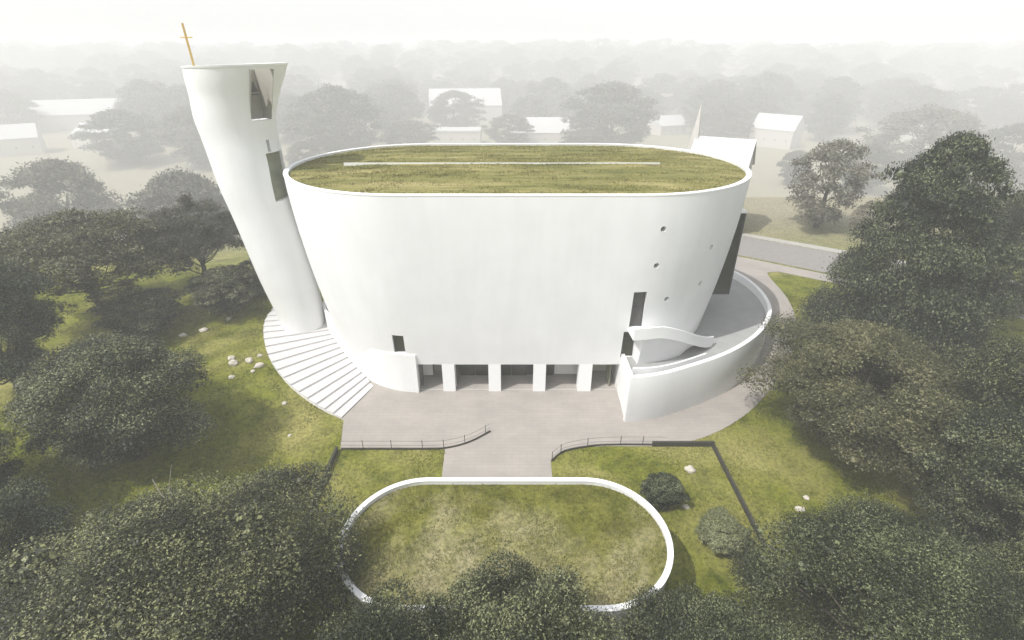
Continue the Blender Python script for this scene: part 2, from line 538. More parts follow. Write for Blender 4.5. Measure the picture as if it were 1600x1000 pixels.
# entrance portal : pillars, recess floor, back doors
for x0, x1 in ((-6.8, -5.6), (-2.3, -1.1), (2.1, 3.3), (6.5, 7.8)):
    P(MB().box(x0, x1, front_y(0, 3.1)-.02, 42.85, 0, 3.202).build('pillar', M_coping))
P(MB().box(-9.25, 10.4, front_y(0, 3.1)+.2, 47.4, .037, .08).build('porch_floor', M_interior))
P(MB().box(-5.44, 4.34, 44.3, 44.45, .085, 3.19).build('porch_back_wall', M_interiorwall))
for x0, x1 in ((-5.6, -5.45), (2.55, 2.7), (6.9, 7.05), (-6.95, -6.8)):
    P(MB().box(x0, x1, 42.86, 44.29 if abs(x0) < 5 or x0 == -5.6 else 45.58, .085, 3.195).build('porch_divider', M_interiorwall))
for x0, x1 in ((-5.3, -3.8), (-3.7, -2.2), (-1.6, -.1), (0, 1.5), (2.8, 4.2)):
    gl = P(MB().box(x0, x1, 44.20, 44.26, .1, 2.9).build('entrance_door', M_glass))
    P(MB().box(x0+.1, x0+.14, 44.12, 44.2, .9, 1.3).build('handle', M_metal), gl)
P(MB().box(4.36, 6.88, 44.2, 44.4, .5, 3.19).build('white_partition', M_panelwhite))
P(MB().box(-9.2, -8.1, 44.0, 44.2, .5, 3.19).build('white_partition', M_panelwhite))
P(MB().box(-8.09, -6.97, 44.9, 45.1, .085, 3.19).build('side_door', M_beige))
P(MB().box(7.1, 10.35, 44.9, 45.1, .085, 3.19).build('side_door', M_beige))
mm = MB().box(-.05, 1.05, -.03, .03, .1, 2.7, Matrix.Translation((9.75, 42.6, 0)) @ Matrix.Rotation(R(100), 4, 'Z')); P(mm.build('open_door_leaf', M_greyglass))
mm = MB().box(0, 1.0, -.03, .03, .1, 2.7, Matrix.Translation((-8.95, 42.6, 0)) @ Matrix.Rotation(R(95), 4, 'Z')); P(mm.build('open_door_leaf', M_interiorwall))

# dark glazed bay on the right end
bay = P(MB().box(20.6, 23.25, 50.0, 57.0, 6.9, 15.75).build('bay_window', M_bronze))
P(MB().box(20.5, 23.35, 49.93, 57.07, 15.75, 15.95).build('bay_cap', M_coping), bay)
fr = MB()
for z in (6.9, ): fr.box(20.7, 23.29, 49.95, 50.0, z-.02, z+.08)
fr.box(23.19, 23.30, 49.94, 50.0, 6.9, 15.74)
P(fr.build('bay_frame', M_metal), bay)

# spiral stair on the right front
def polar(phi, off, z):
    hh, rr_ = prof(z); a = R(phi)
    return Vector((CX+hh+(rr_+off)*math.sin(a), CY-(rr_+off)*math.cos(a), z))
def fl(phi):
    t_ = min(1, max(0, (phi-15)/33.)); return 7.4-3.3*(.55*t_+.45*t_*t_*(3-2*t_))
phis = [4.5+1.0*k for k in range(0, 44)]
def strip(offz, name, mat, sub=None):
    """offz(phi)-> list of (off, z) closed cross section"""
    secs = []
    for p in (sub or phis):
        secs.append([(CX+prof(7)[0]+(11.3+1.2+o)*math.sin(R(p)), CY-(11.3+1.2+o)*math.cos(R(p)), z) for o, z in offz(p)])
    k = len(secs[0]); m = MB(); m.v = [q for s_ in secs for q in s_]
    for i in range(len(secs)-1):
        for j in range(k):
            m.f.append((i*k+j, i*k+(j+1) % k, (i+1)*k+(j+1) % k, (i+1)*k+j))
    m.f.append(tuple(range(k))); m.f.append(tuple((len(secs)-1)*k+j for j in range(k))[::-1])
    return m.build(name, mat, smooth=True)
stair = P(strip(lambda p: [(-.6, fl(p)), (1.28, fl(p)), (1.28, fl(p)-.22), (-.6, fl(p)-.22)], 'outside_stair', M_white))
P(strip(lambda p: [(1.3, fl(p)-.25), (1.3, fl(p)+.9), (1.46, fl(p)+.9), (1.46, fl(p)-.25)], 'parapet', M_coping), stair)
mm = MB()
for i, p in enumerate(phis):
    pass
def drum(p):
    zt = fl(p)-.24; top = 1.2; zb = 3.9
    q = max(0, (p-30)/17.0); bot = .55-1.3*min(1, q)
    return [(-.8, zt), (top-.9*min(1, q*.7), zt), (bot, min(zb+0.0, zt-.05)), (-.8, min(zb, zt-.05))]
P(strip(drum, 'stair_base', M_white, [9.0+1.0*k for k in range(0, 39)]), stair)
# curved foot wall (plinth) on the left front, with low terrace behind it
pl = spline([(-9.22, 41.55), (-11.5, 41.95), (-14.0, 43.1), (-16.2, 45.1), (-18.2, 47.4), (-19.9, 49.6), (-21.2, 51.6), (-21.9, 54.0), (-21.8, 57)], 6)
pl = pl[::-1]
P(MB().wall(pl, .28, -.4, 4.35).build('plinth_wall', M_white, smooth=True))
terrace = [(x, y) for x, y in pl] + [(-9.23, 42.6), (-9.23, 47), (-15, 57)]
bmx = MB(); nn = len(terrace)
cxp = [(x+.14 if i < len(pl)-2 else x, y+.12 if i < len(pl)-2 else y+.05) for i, (x, y) in enumerate(terrace)]
bmx.v = [(x, y, 3.3) for x, y in cxp] + [(x, y, 3.45) for x, y in cxp]
bmx.f = [tuple(range(nn))[::-1], tuple(range(nn, 2*nn))] + [(i, (i+1) % nn, nn+(i+1) % nn, nn+i) for i in range(nn)]
P(bmx.build('terrace_floor', M_deck))
P(MB().box(-9.55, -9.28, 41.72, 42.6, 0, 4.345).build('plinth_end', M_white))

# ------------------------------------------------------------------ ramp drum to the right
ramp_pts = spline([(10.25, 37.0), (12.4, 37.35), (15.1, 38.35), (20.2, 41.0), (24.4, 44.4), (27.2, 47.9), (28.8, 51.0), (29.6, 54.6), (29.6, 58.2), (28.9, 61.2), (27.0, 64.6), (24.0, 67.4), (19.5, 69.4)], 6)
rw = empty('ramp_terrace', (20, 52, 0), 0, 'raised grey terrace held by a sweeping curved white wall, right of the church', 'terrace')
P(MB().wall(ramp_pts, .42, -.4, 4.9).build('curved_wall', M_white, smooth=True, bevel=.03), rw)
P(MB().wall([(10.46, 42.2), (10.44, 40), (10.30, 37.45)], .34, 0, [4.3, 4.5, 4.89]).build('end_wall', M_white), rw)
inner = spline([(10.85, 38.55), (13.0, 38.75), (15.4, 39.6), (18.3, 41.1)], 6)
P(MB().wall(inner, .16, 3.2, 4.86).build('inner_parapet', M_white, smooth=True), rw)
dk = [(10.8, 38.6), (10.8, 42.8), (14, 46), (18, 50), (18, 58), (13, 64), (15, 68.5)] + [(x-.2 if x > 26 else x, y+.2 if y < 50 else y-.25) for x, y in ramp_pts[::-1]]
dk = dk[:-1] + [(10.6, 37.45)]
nn = len(dk); bmx = MB(); bmx.v = [(x, y, 3.75) for x, y in dk] + [(x, y, 4.0) for x, y in dk]
bmx.f = [tuple(range(nn))[::-1], tuple(range(nn, 2*nn))] + [(i, (i+1) % nn, nn+(i+1) % nn, nn+i) for i in range(nn)]
P(bmx.build('terrace_deck', M_deck), rw)

# ------------------------------------------------------------------ stone stairs at the left
inner_c = spline([(-13.95, 42.55), (-15.6, 44.6), (-17.6, 46.9), (-19.4, 49.1), (-20.8, 51.1), (-21.6, 53.4), (-21.8, 55.6)], 8)
outer_c = spline([(-15.7, 37.6), (-18.6, 39.1), (-22.0, 41.7), (-25.2, 45.3), (-27.5, 49.4), (-28.4, 52.6), (-28.0, 56.3)], 8)
st = empty('stone_stairs', (-20, 46, 0), 0, 'wide white stone stairs fanning out below the tower', 'stairs')
def at(cv, t):
    f_ = t*(len(cv)-1); i = min(int(f_), len(cv)-2); f_ -= i
    return Vector((cv[i][0]*(1-f_)+cv[i+1][0]*f_, cv[i][1]*(1-f_)+cv[i+1][1]*f_))
NS = 19
for k in range(NS):
    a0, b0 = at(inner_c, k/NS), at(outer_c, k/NS)
    a1, b1 = at(inner_c, (k+1)/NS), at(outer_c, (k+1)/NS)
    z = .16+.172*k
    if k < NS-1:
        a1 = at(inner_c, (k+1.12)/NS); b1 = at(outer_c, (k+1.12)/NS)
    nrm = ((a1-a0)+(b1-b0)).normalized()
    for nm, mt, z0, z1, off in (('step', M_step, z-.07, z, 0), ('riser', M_riser, z-.6, z-.07, .03)):
        vs = [(p.x, p.y, zz) for zz in (z0, z1) for p in (a0+nrm*off, b0+nrm*off, b1, a1)]
        m = MB(); m.add(vs, [(3, 2, 1, 0), (4, 5, 6, 7), (0, 1, 5, 4), (1, 2, 6, 5), (2, 3, 7, 6), (3, 0, 4, 7)])
        P(m.build(nm, mt), st)

# ------------------------------------------------------------------ bell tower
tw = empty('bell_tower', (-24, 52, 2.2), 0, 'tall white bell tower leaning outward, topped by a thin gold cross', 'tower')
lev = [(0, -23.8, 2.3), (3.5, -24.0, 2.5), (8.2, -24.65, 2.85), (14.4, -25.5, 3.0), (18.0, -25.95, 3.2), (20.5, -26.05, 3.35), (22.6, -26.2, 3.4), (24.5, -26.2, 3.6), (26.3, -25.8, 3.85), (27.7, -25.4, 4.2), (28.8, -25.08, 4.42)]
lev = spline(lev, 4)
NA = 64
def tring(z, cx, r, off=0, tilt=0): return [(cx+(r+off)*math.cos(2*math.pi*k/NA), 52+(r+off)*.92*math.sin(2*math.pi*k/NA), z+tilt*math.cos(2*math.pi*k/NA)) for k in range(NA)]
rg = [tring(z, cx, r, 0, .12*max(0, (z-26)/2.8)) for z, cx, r in lev]
z, cx, r = lev[-1]
rg += [tring(z, cx, r, -.35, .12)]+[tring(zz, cc, rr0, -.4) for zz, cc, rr0 in lev[::-1][2:17:2]]
v, f = loft(rg); m = MB(); m.add(v, f)
shaft = m.build('shaft', M_white)
ang = R(-36)
# bell opening : a tall cut facing right and forward
c1 = cutter(lambda m: m.box(-.4, 6.5, -1.05, 1.05, 0, 4.25, Matrix.Translation((-25.0, 51.9, 24.35)) @ Matrix.Rotation(ang, 4, 'Z')))
c2 = cutter(lambda m: m.box(1.0, 4.2, -.18, .18, 0, 1.1, Matrix.Translation((-26.0, 52, 21.5)) @ Matrix.Rotation(R(-24), 4, 'Z')))
c3 = cutter(lambda m: m.box(1.5, 4.4, -1.15, 1.15, 0, 4.6, Matrix.Translation((-25.6, 52, 16.8)) @ Matrix.Rotation(R(-14), 4, 'Z')))
boolean(shaft, [c1, c2, c3]); fix_smooth(shaft)
P(shaft, tw)
rim = [tring(28.8, -25.08, 4.42, .05, .12), tring(28.95, -25.08, 4.42, .09, .12), tring(28.95, -25.08, 4.42, -.4, .12), tring(28.8, -25.08, 4.42, -.4, .12)]
v, f = loft(rim, False, False); f += [(3*NA+k, 3*NA+(k+1) % NA, (k+1) % NA, k) for k in range(NA)]
P(MB().add(v, f).build('rim', M_coping, smooth=True), tw)
Mb = Matrix.Translation((-25.0, 51.9, 24.35)) @ Matrix.Rotation(ang, 4, 'Z')
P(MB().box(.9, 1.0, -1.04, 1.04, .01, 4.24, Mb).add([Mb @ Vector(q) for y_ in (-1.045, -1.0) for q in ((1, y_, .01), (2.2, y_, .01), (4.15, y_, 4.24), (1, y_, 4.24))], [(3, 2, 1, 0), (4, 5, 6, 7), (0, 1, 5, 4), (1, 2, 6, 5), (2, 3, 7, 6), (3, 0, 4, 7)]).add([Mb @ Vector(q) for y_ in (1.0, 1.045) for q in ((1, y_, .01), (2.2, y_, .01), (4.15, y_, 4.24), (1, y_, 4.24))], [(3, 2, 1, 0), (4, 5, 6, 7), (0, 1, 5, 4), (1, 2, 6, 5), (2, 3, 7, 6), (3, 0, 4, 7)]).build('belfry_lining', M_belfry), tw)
P(MB().box(.3, 3.3, -.93, -.8, 2.2, 2.32, Mb).box(2.9, 3.3, -.79, -.3, 2.2, 2.3, Mb).build('belfry_bracket', M_interiorwall), tw)
bell_m = MB(); Mbv = Mb @ Vector((2.0, -.2, 2.4))
v, f = loft([[(Mbv.x+rr_*math.cos(2*math.pi*k/20), Mbv.y+rr_*math.sin(2*math.pi*k/20), Mbv.z+zz) for k in range(20)] for rr_, zz in ((.55, 0), (.5, .12), (.36, .45), (.3, .75), (.12, .9))])
bell_m.add(v, f).tube([Mbv+Vector((0, 0, .85)), Mbv+Vector((0, 0, 2.1))], .04)
P(bell_m.build('bell', M_interiorwall, smooth=True), tw)
Mw = Matrix.Translation((-25.6, 52, 16.8)) @ Matrix.Rotation(R(-14), 4, 'Z')
P(MB().box(2.3, 2.38, -1.14, 1.14, .01, 4.59, Mw).build('tower_window', M_greyglass), tw)
cr = P(MB().tube([(-29.1, 52.3, 28.6), (-29.17, 52.3, 32.2)], .10, 8).build('cross', M_gold), tw)
P(MB().tube([(-29.68, 52.3, 31.1), (-28.6, 52.3, 31.1)], .05, 8).build('cross_arm', M_gold), cr)

# ------------------------------------------------------------------ round pavilion in front
pv = empty('garden_pavilion', (-.4, 21, 0), 0, 'low oval white pavilion with meadow grass on its roof, in the foreground', 'pavilion')
def stad(r, z, hsx=5.15, cx=-.4, cy=20.95, n=40):
    out = []
    for k in range(n+1):
        a = -math.pi/2+math.pi*k/n; out.append((cx+hsx+r*math.cos(a), cy+r*math.sin(a), z))
    for k in range(1, 10): out.append((cx+hsx-2*hsx*k/10, cy+r, z))
    for k in range(n+1):
        a = math.pi/2+math.pi*k/n; out.append((cx-hsx+r*math.cos(a), cy+r*math.sin(a), z))
    for k in range(1, 10): out.append((cx-hsx+2*hsx*k/10, cy-r, z))
    return out
v, f = loft([stad(4.35, -.2), stad(4.45, 2), stad(4.62, 4.5), stad(4.36, 4.5), stad(4.36, 4.15)])
P(MB().add(v, f).build('wall', M_white, smooth=True), pv)
v, f = loft([stad(4.66, 4.504), stad(4.66, 4.58), stad(4.33, 4.58), stad(4.33, 4.504)], False, False)
nn = len(stad(1, 0)); f += [(3*nn+k, 3*nn+(k+1) % nn, (k+1) % nn, k) for k in range(nn)]
P(MB().add(v, f).build('coping', M_coping, smooth=True), pv)
v, f = loft([stad(4.34*s, 4.25+.35*(1-s*s)) for s in (1, .9, .75, .55, .35, .15, .02)], False, True)
P(MB().add(v, f).build('green_roof', M_roofgrass, smooth=True), pv)
for x0 in (-2.2, .9):
    d = P(MB().box(x0, x0+1.2, 25.34, 25.5, .05, 2.3).build('door', M_glass), pv)

# ------------------------------------------------------------------ fences and low walls
def fence(name, path, posts, label):
    root = empty(name, (path[0][0], path[0][1], 0), 0, label, 'fence', 'wire fences beside the forecourt')
    P(MB().wall(path, .10, 0, .16).build('kerb', M_darkwall), root)  # dark kerb takes in the shadow line along the fence foot
    for zr in (.5, .95):
        P(MB().tube([(x, y, T(x, y)+zr) for x, y in path], .012, 5).build('rail', M_metal), root)
    for i in posts:
        x, y = path[min(i, len(path)-1)]
        P(MB().tube([(x, y, 0), (x, y, 1.05)], .03, 6).build('post', M_metal), root)
fl_path = spline([(-14.5, 33.4), (-12.0, 33.4), (-9.6, 33.4), (-7.0, 33.4), (-5.4, 33.55), (-3.6, 34.3), (-1.9, 35.7)], 4)
fence('fence', fl_path, [3, 7, 11, 15, 19, 23], 'low fence with thin posts curving onto the paving, left of the path')
fr_path = spline([(3.3, 32.0), (4.5, 33.15), (7.1, 33.8), (9.3, 33.92), (11.2, 33.92), (13.2, 33.9)], 4)
fence('fence', fr_path, [0, 3, 7, 12, 16], 'low fence with thin posts curving along the lawn, right of the path')
tag(MB().box(12.0, 17.3, 33.78, 33.98, 0, .5).build('boundary_wall', M_darkwall, bevel=.03), 'short wall toned dark as its shadow, along the paving edge, right of the fence', 'wall', 'dark stone walls on the lawn')  # dark tone stands in for the low retaining wall's shadow
tag(MB().box(17.08, 17.24, 23.6, 33.7, 0, .5).build('boundary_wall', M_darkwall, bevel=.03), 'long dark stone wall running down the right lawn past the round bush', 'wall', 'dark stone walls on the lawn')
tag(MB().box(-14.9, -14.68, 24.5, 33.3, 0, .5).build('boundary_wall', M_darkwall, bevel=.03), 'dark stone wall running down the left lawn into the big tree', 'wall', 'dark stone walls on the lawn')

# ------------------------------------------------------------------ rocks
def rock(x, y, s, seed, label):
    rg_ = random.Random(seed); bm = bmesh.new(); bmesh.ops.create_icosphere(bm, subdivisions=2, radius=s)
    sx, sy, sz = rg_.uniform(.8, 1.3), rg_.uniform(.8, 1.2), rg_.uniform(.55, .8)
    for v_ in bm.verts:
        q = v_.co.normalized(); d = 1+.22*math.sin(q.x*4+seed)*math.cos(q.y*5+seed*2)+rg_.uniform(-.09, .09)
        v_.co = Vector((v_.co.x*sx*d, v_.co.y*sy*d, v_.co.z*sz*d))
    me = bpy.data.meshes.new('rock'); bm.to_mesh(me); bm.free()
    o = link('rock', me, M_rock); o.location = (x, y, T(x, y)+s*.2); o.rotation_euler = (0, 0, rg_.uniform(0, 6))
    tag(o, label, 'rock', 'pale rocks on the lawns')
RK = [(-29.1, 45.2, .34, 'pale rock at the upper left of the rock cluster beside the stairs'),
      (-28.6, 44.4, .45, 'larger pale rock at the lower left of the rock cluster beside the stairs'),
      (-27.2, 45.0, .42, 'pale rounded rock in the middle of the cluster beside the stairs'),
      (-26.5, 45.9, .26, 'small pale rock at the top of the cluster beside the stairs'),
      (-25.9, 44.3, .40, 'pale rock of the cluster nearest to the white stairs'),
      (-26.2, 43.4, .24, 'small pale rock at the bottom right of the cluster beside the stairs'),
      (-27.8, 42.3, .26, 'lone small pale rock just below the cluster'),
      (-21.5, 39.2, .26, 'small pale rock just outside the bottom curve of the stairs'),
      (-19.6, 35.2, .15, 'tiny pale rock at the edge of the left tree shadow'),
      (14.4, 31.0, .36, 'white rounded rock on the lawn above the dark bush'),
      (12.9, 27.2, .24, 'small flat pale rock right of the dark bush'),
      (21.3, 27.0, .30, 'white rock on the right lawn beyond the long dark wall'),
      (22.3, 28.1, .18, 'small pale rock behind the white rock on the right lawn'),
      (-34.6, 50.4, .40, 'pale rock in the shade below the far left shrubs'),
      (-32.9, 52.7, .30, 'small pale rock highest on the left slope'),
      (-36.3, 49.2, .36, 'pale rock furthest left on the shaded slope')]
for i, (x, y, s, lb) in enumerate(RK): rock(x, y, s, 11+i, lb)


# ------------------------------------------------------------------ trees
def tree_meshes(seed, kind, nclump, nleaf, leaf, big=60, bigsize=.4, limbs=12, droop=.3):
    """nominal tree: height 10, crown radius 5 (unit scale). returns trunk mesh, crown mesh"""
    g = np.random.default_rng(seed)
    cl = []
    ph = g.uniform(0, 6.28, 6)
    while len(cl) < nclump:
        h = g.uniform(0, 1)
        a = g.uniform(0, 2*math.pi)
        if kind == 'cone':
            rp = 5*(1-h)**.33*(.92+.12*math.sin(h*26+ph[0])); z = .9+h*8.9
            q = math.sqrt(g.uniform(.25, 1))
            rc = (.55+.85*(1-h))*g.uniform(.8, 1.35)
        elif kind == 'umbrella':
            q = math.sqrt(g.uniform(.05, 1)); rp = 5*(1+.12*math.sin(2*a+ph[1])+.10*math.sin(3*a+ph[2])+.06*math.sin(5*a+ph[3]))
            z = 2.6+h*3.2+3.6*math.sqrt(max(0, 1-q*q*.95))-1.0*h*q; rc = g.uniform(.65, 1.15)
        else:
            zt = h*2-1
            rp = 5*math.sqrt(max(0, 1-abs(zt)**2.2))*(1+.13*math.sin(2*a+ph[1]+zt)+.11*math.sin(3*a+ph[2])+.08*math.sin(5*a+ph[3]+2*zt))
            z = (5.0+zt*4.3 if kind == 'far' else 5.5+zt*3.9); q = g.uniform(.25, 1)**.45
            rc = g.uniform(.65, 1.6)
            if kind == 'far': rc = g.uniform(.8, 1.4)
        r = max(0, rp-rc*.6)*q
        if kind != 'cone' and q < .5 and g.uniform() < .5: continue
        cl.append((r*math.cos(a), r*math.sin(a), z, rc))
    cl = np.array(cl)
    keep = np.ones(len(cl), bool)
    V = []
    for cx_, cy_, cz_, rc in cl:
        dens = g.uniform(.5, 1.1)
        for n_, ls, lo in ((int(nleaf*dens*(rc/.9)**2), leaf, .55), (big, bigsize, .05)):
            if n_ <= 0: continue
            d = g.normal(size=(n_, 3)); d /= np.linalg.norm(d, axis=1, keepdims=True)
            d[:, 2] = np.where(d[:, 2] < -.35, -d[:, 2]*.6, d[:, 2])
            rad = rc*(lo+(1-lo)*g.uniform(0, 1, (n_, 1))**.6)
            if lo < .1: rad *= .72
            else: rad *= 1+.28*(g.uniform(0, 1, (n_, 1)) > .86)*g.uniform(0, 1.4, (n_, 1))
            p = np.array([cx_, cy_, cz_])+d*rad*np.array([1, 1, .72])
            ax = g.normal(size=(n_, 3))+d*.6; ax[:, 2] -= droop; ax /= np.linalg.norm(ax, axis=1, keepdims=True)
            up = d*.7+np.array([0, 0, .8])+g.normal(size=(n_, 3))*.45
            sd_ = np.cross(ax, up); sd_ /= np.linalg.norm(sd_, axis=1, keepdims=True)+1e-9
            L = ls*g.uniform(.7, 1.3, (n_, 1)); W = L*(.46 if lo > .1 else .8)
            V.append(np.stack([p-ax*L/2, p+sd_*W/2, p+ax*L/2, p-sd_*W/2], 1).reshape(-1, 3))
    crown = quads_mesh('crown', np.concatenate(V))
    tm = MB()
    topz = 8.6 if kind == 'cone' else 6.5
    base_r = .32 if kind != 'cone' else .3
    pts = [(0, 0, -.6)]; wob = g.normal(size=(6, 2))*.18
    for i in range(1, 6): pts.append((wob[i, 0]*i/3, wob[i, 1]*i/3, topz*i/5))
    tm.tube(pts, [base_r*1.25, base_r, base_r*.8, base_r*.62, base_r*.42, base_r*.15], 8)
    order = g.permutation(len(cl))[:limbs]
    for i in order:
        cx_, cy_, cz_, rc = cl[i]
        z0 = max(1.2, min(topz*.9, cz_*g.uniform(.35, .7))); f_ = z0/topz*5; k = int(min(f_, 4)); fr_ = f_-k
        s0 = Vector(pts[k])*(1-fr_)+Vector(pts[k+1])*fr_; e0 = Vector((cx_, cy_, cz_+rc*.3))
        mid = s0*.5+e0*.5+Vector((g.normal()*.25, g.normal()*.25, -.3+g.normal()*.2))
        pp = spline([s0, mid, e0], 4); r0 = base_r*.30*(1-z0/topz*.5)
        tm.tube(pp, [r0*(1-.85*j/(len(pp)-1)) for j in range(len(pp))], 5)
        for _ in range(2):
            j = g.integers(3, len(pp)-1); q0 = Vector(pp[j]); q1 = q0+Vector(g.normal(size=3)*np.array([.9, .9, .5]))
            tm.tube([q0, (q0+q1)/2+Vector((0, 0, .12)), q1], [r0*.35, r0*.22, r0*.08], 4)
    trunk = mesh_from('trunk', tm.v, tm.f, True)
    trunk.materials.append(M_bark)
    return trunk, crown


VAR = {}
def getvar(key):
    if key in VAR: return VAR[key]
    spec = {
        'near_a': (101, 'round', 125, 900, .125, 70, .24, 22), 'near_b': (102, 'round', 115, 900, .13, 70, .24, 20),
        'big': (103, 'round', 165, 1500, .082, 90, .19, 30),
        'cone': (104, 'cone', 200, 900, .11, 70, .24, 10),
        'umb': (105, 'umbrella', 190, 520, .14, 34, .26, 26),
        'mid_a': (106, 'far', 120, 150, .30, 20, .55, 12), 'mid_b': (107, 'far', 110, 150, .32, 18, .55, 14),
        'thin': (118, 'far', 90, 110, .30, 6, .5, 14),
        'mid_c': (117, 'umbrella', 90, 150, .30, 12, .5, 18),
        'far_a': (108, 'far', 120, 80, .36, 10, .7, 6), 'far_b': (109, 'far', 110, 80, .38, 10, .7, 6), 'far_c': (110, 'far', 130, 75, .36, 10, .7, 6),
        'bush': (111, 'far', 120, 260, .42, 30, .6, 8),
    }[key]
    s, k, nc, nl, lf, bg, bs, lb = spec
    VAR[key] = tree_meshes(s, k, nc, nl, lf, bg, bs, lb)
    return VAR[key]


M_leaf4 = leafmat('leaves_haze_pale', (.05, .05, .035), (.085, .082, .055), (.14, .135, .10))  # paler leaves for far trees, part of the haze fade put into colour
M_leaf5 = leafmat('leaves_haze_tan', (.10, .092, .065), (.17, .155, .115), (.26, .24, .185))  # misty trees lightened in leaf colour to look faded by haze
M_leaf6 = leafmat('leaves_moss', (.025, .028, .012), (.06, .064, .026), (.20, .20, .11))
M_leaf7 = leafmat('leaves_sage', (.06, .075, .028), (.13, .145, .062), (.30, .32, .19))
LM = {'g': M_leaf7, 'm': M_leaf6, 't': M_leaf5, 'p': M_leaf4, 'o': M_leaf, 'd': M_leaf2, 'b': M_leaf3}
CM = {}
def tree(name, key, x, y, H, Rr, rz, mat, label, cat='tree', group=None, nocrown=False):
    tr, cr_ = getvar(key)
    if (key, mat) not in CM:
        c = cr_ if not cr_.materials else cr_.copy()
        c.materials.clear(); c.materials.append(LM[mat]); CM[(key, mat)] = c
    root = empty(name, (x, y, T(x, y)), rz, label, cat, group)
    root.scale = (Rr/5, Rr/5, H/10)
    t_ = bpy.data.objects.new('trunk', tr); C.objects.link(t_); t_.parent = root
    c_ = bpy.data.objects.new('crown', CM[(key, mat)]); C.objects.link(c_); c_.parent = root
    return root

NEAR = [
 ('umb', -46.1, 52.1, 14.4, 9.6, .4, 'm', 'wide umbrella-crowned tree at the left edge, behind the dark round tree'),
 ('umb', -37.8, 58.1, 13.2, 5.2, 2.2, 'p', 'ragged mid-size tree close behind the leaning white tower, left side'),
 ('near_b', -30.6, 32.2, 10.4, 6.8, 1.0, 'o', 'large dark round tree in the left lawn, casting shade to its right'),
 ('near_a', -45.0, 38.6, 13.0, 5.2, 2.0, 'd', 'very dark tree cut by the left edge, level with the stairs'),
 ('near_b', -39.0, 25.0, 10.5, 5.6, 4.0, 'd', 'dark tree cut by the left edge, just below the large round tree'),
 ('near_a', -29.5, 17.8, 9.0, 5.0, 5.0, 'd', 'shaded tree filling the lower left edge'),
 ('big', -16.8, 15.2, 10.9, 9.0, .8, 'o', 'biggest foreground tree, overlapping the left end of the oval pavilion'),
 ('near_a', .9, 12.8, 10.2, 5.0, 3.0, 'o', 'small leafy tree at the bottom centre, in front of the pavilion'),
 ('near_b', -5.6, 12.4, 9.2, 4.2, 2.2, 'o', 'low leafy tree wedged between the biggest foreground tree and the small bottom-centre tree'),
 ('near_b', 9.2, 13.8, 7.8, 3.8, 1.3, 'o', 'low leafy tree at the bottom, touching the right end of the pavilion'),
 ('big', 18.4, 15.2, 10.2, 6.9, 2.9, 'o', 'broad olive tree at the bottom right corner, below the long dark wall'),
 ('near_b', 31.0, 23.0, 11.0, 5.2, .2, 'd', 'very dark tree at the right edge below the round tree'),
 ('near_a', 28.2, 16.6, 9.0, 4.0, 4.4, 'd', 'dark tree cut by the lower right edge'),
 ('near_a', 28.2, 33.9, 10.6, 8.4, 5.2, 'm', 'large rounded tree right of the paved path, under the tall conical tree'),
 ('cone', 38.8, 45.8, 23.0, 8.8, .5, 'd', 'tallest dark conical tree at the right, rising above all the others'),
 ('near_b', 35.6, 29.2, 12.5, 5.6, 2.6, 'd', 'dark tree cut by the right edge, at middle height'),
 ('near_b', 53.5, 51.0, 15.5, 6.0, 3.6, 'o', 'pale green tree cut by the right edge, behind the conical tree'),
 ('mid_a', -33.6, 54.6, 5.2, 4.0, 1.0, 'm', 'low shrubby tree left of the tower foot'),
 ('mid_b', -40.2, 49.6, 5.0, 4.2, 2.0, 'm', 'low bushy tree under the umbrella-crowned tree'),
 ('mid_a', -30.9, 58.4, 5.0, 2.9, 3.3, 'm', 'small bushy tree just behind the tower foot'),
]
for k, x, y, H, Rr, rz, mt, lb in NEAR:
    t_ = tree('tree', k, x, y, H, Rr, rz, mt, lb)
    if x == -16.8:       # bare pale branches sticking out of the top of the biggest tree
        iv = (Matrix.Translation(t_.location) @ Matrix.Rotation(rz, 4, 'Z') @ Matrix.Diagonal((Rr/5, Rr/5, H/10, 1))).inverted()
        for pts in ([(-16.6, 18.2, 8.2), (-17.0, 18.8, 9.4), (-17.5, 19.1, 10.2), (-17.3, 19.6, 11.4)], [(-17.0, 18.8, 9.3), (-17.9, 19.0, 9.9), (-18.3, 19.3, 10.7)],):
            MB().tube([iv @ Vector(q) for q in pts], [.022, .016, .010, .005][:len(pts)], 5).build('bare_branch', M_twig, t_)
for x, y, H, Rr, mt, rz, lb in ((11.1, 27.6, 2.6, 1.55, 'd', 0, 'dark bush beside the right end of the oval pavilion'), (14.3, 23.9, 2.4, 1.7, 'g', 2, 'pale rounded bush on the lawn near the long dark wall')):
    tree('bush', 'bush', x, y, H, Rr, rz, mt, lb, 'bush')

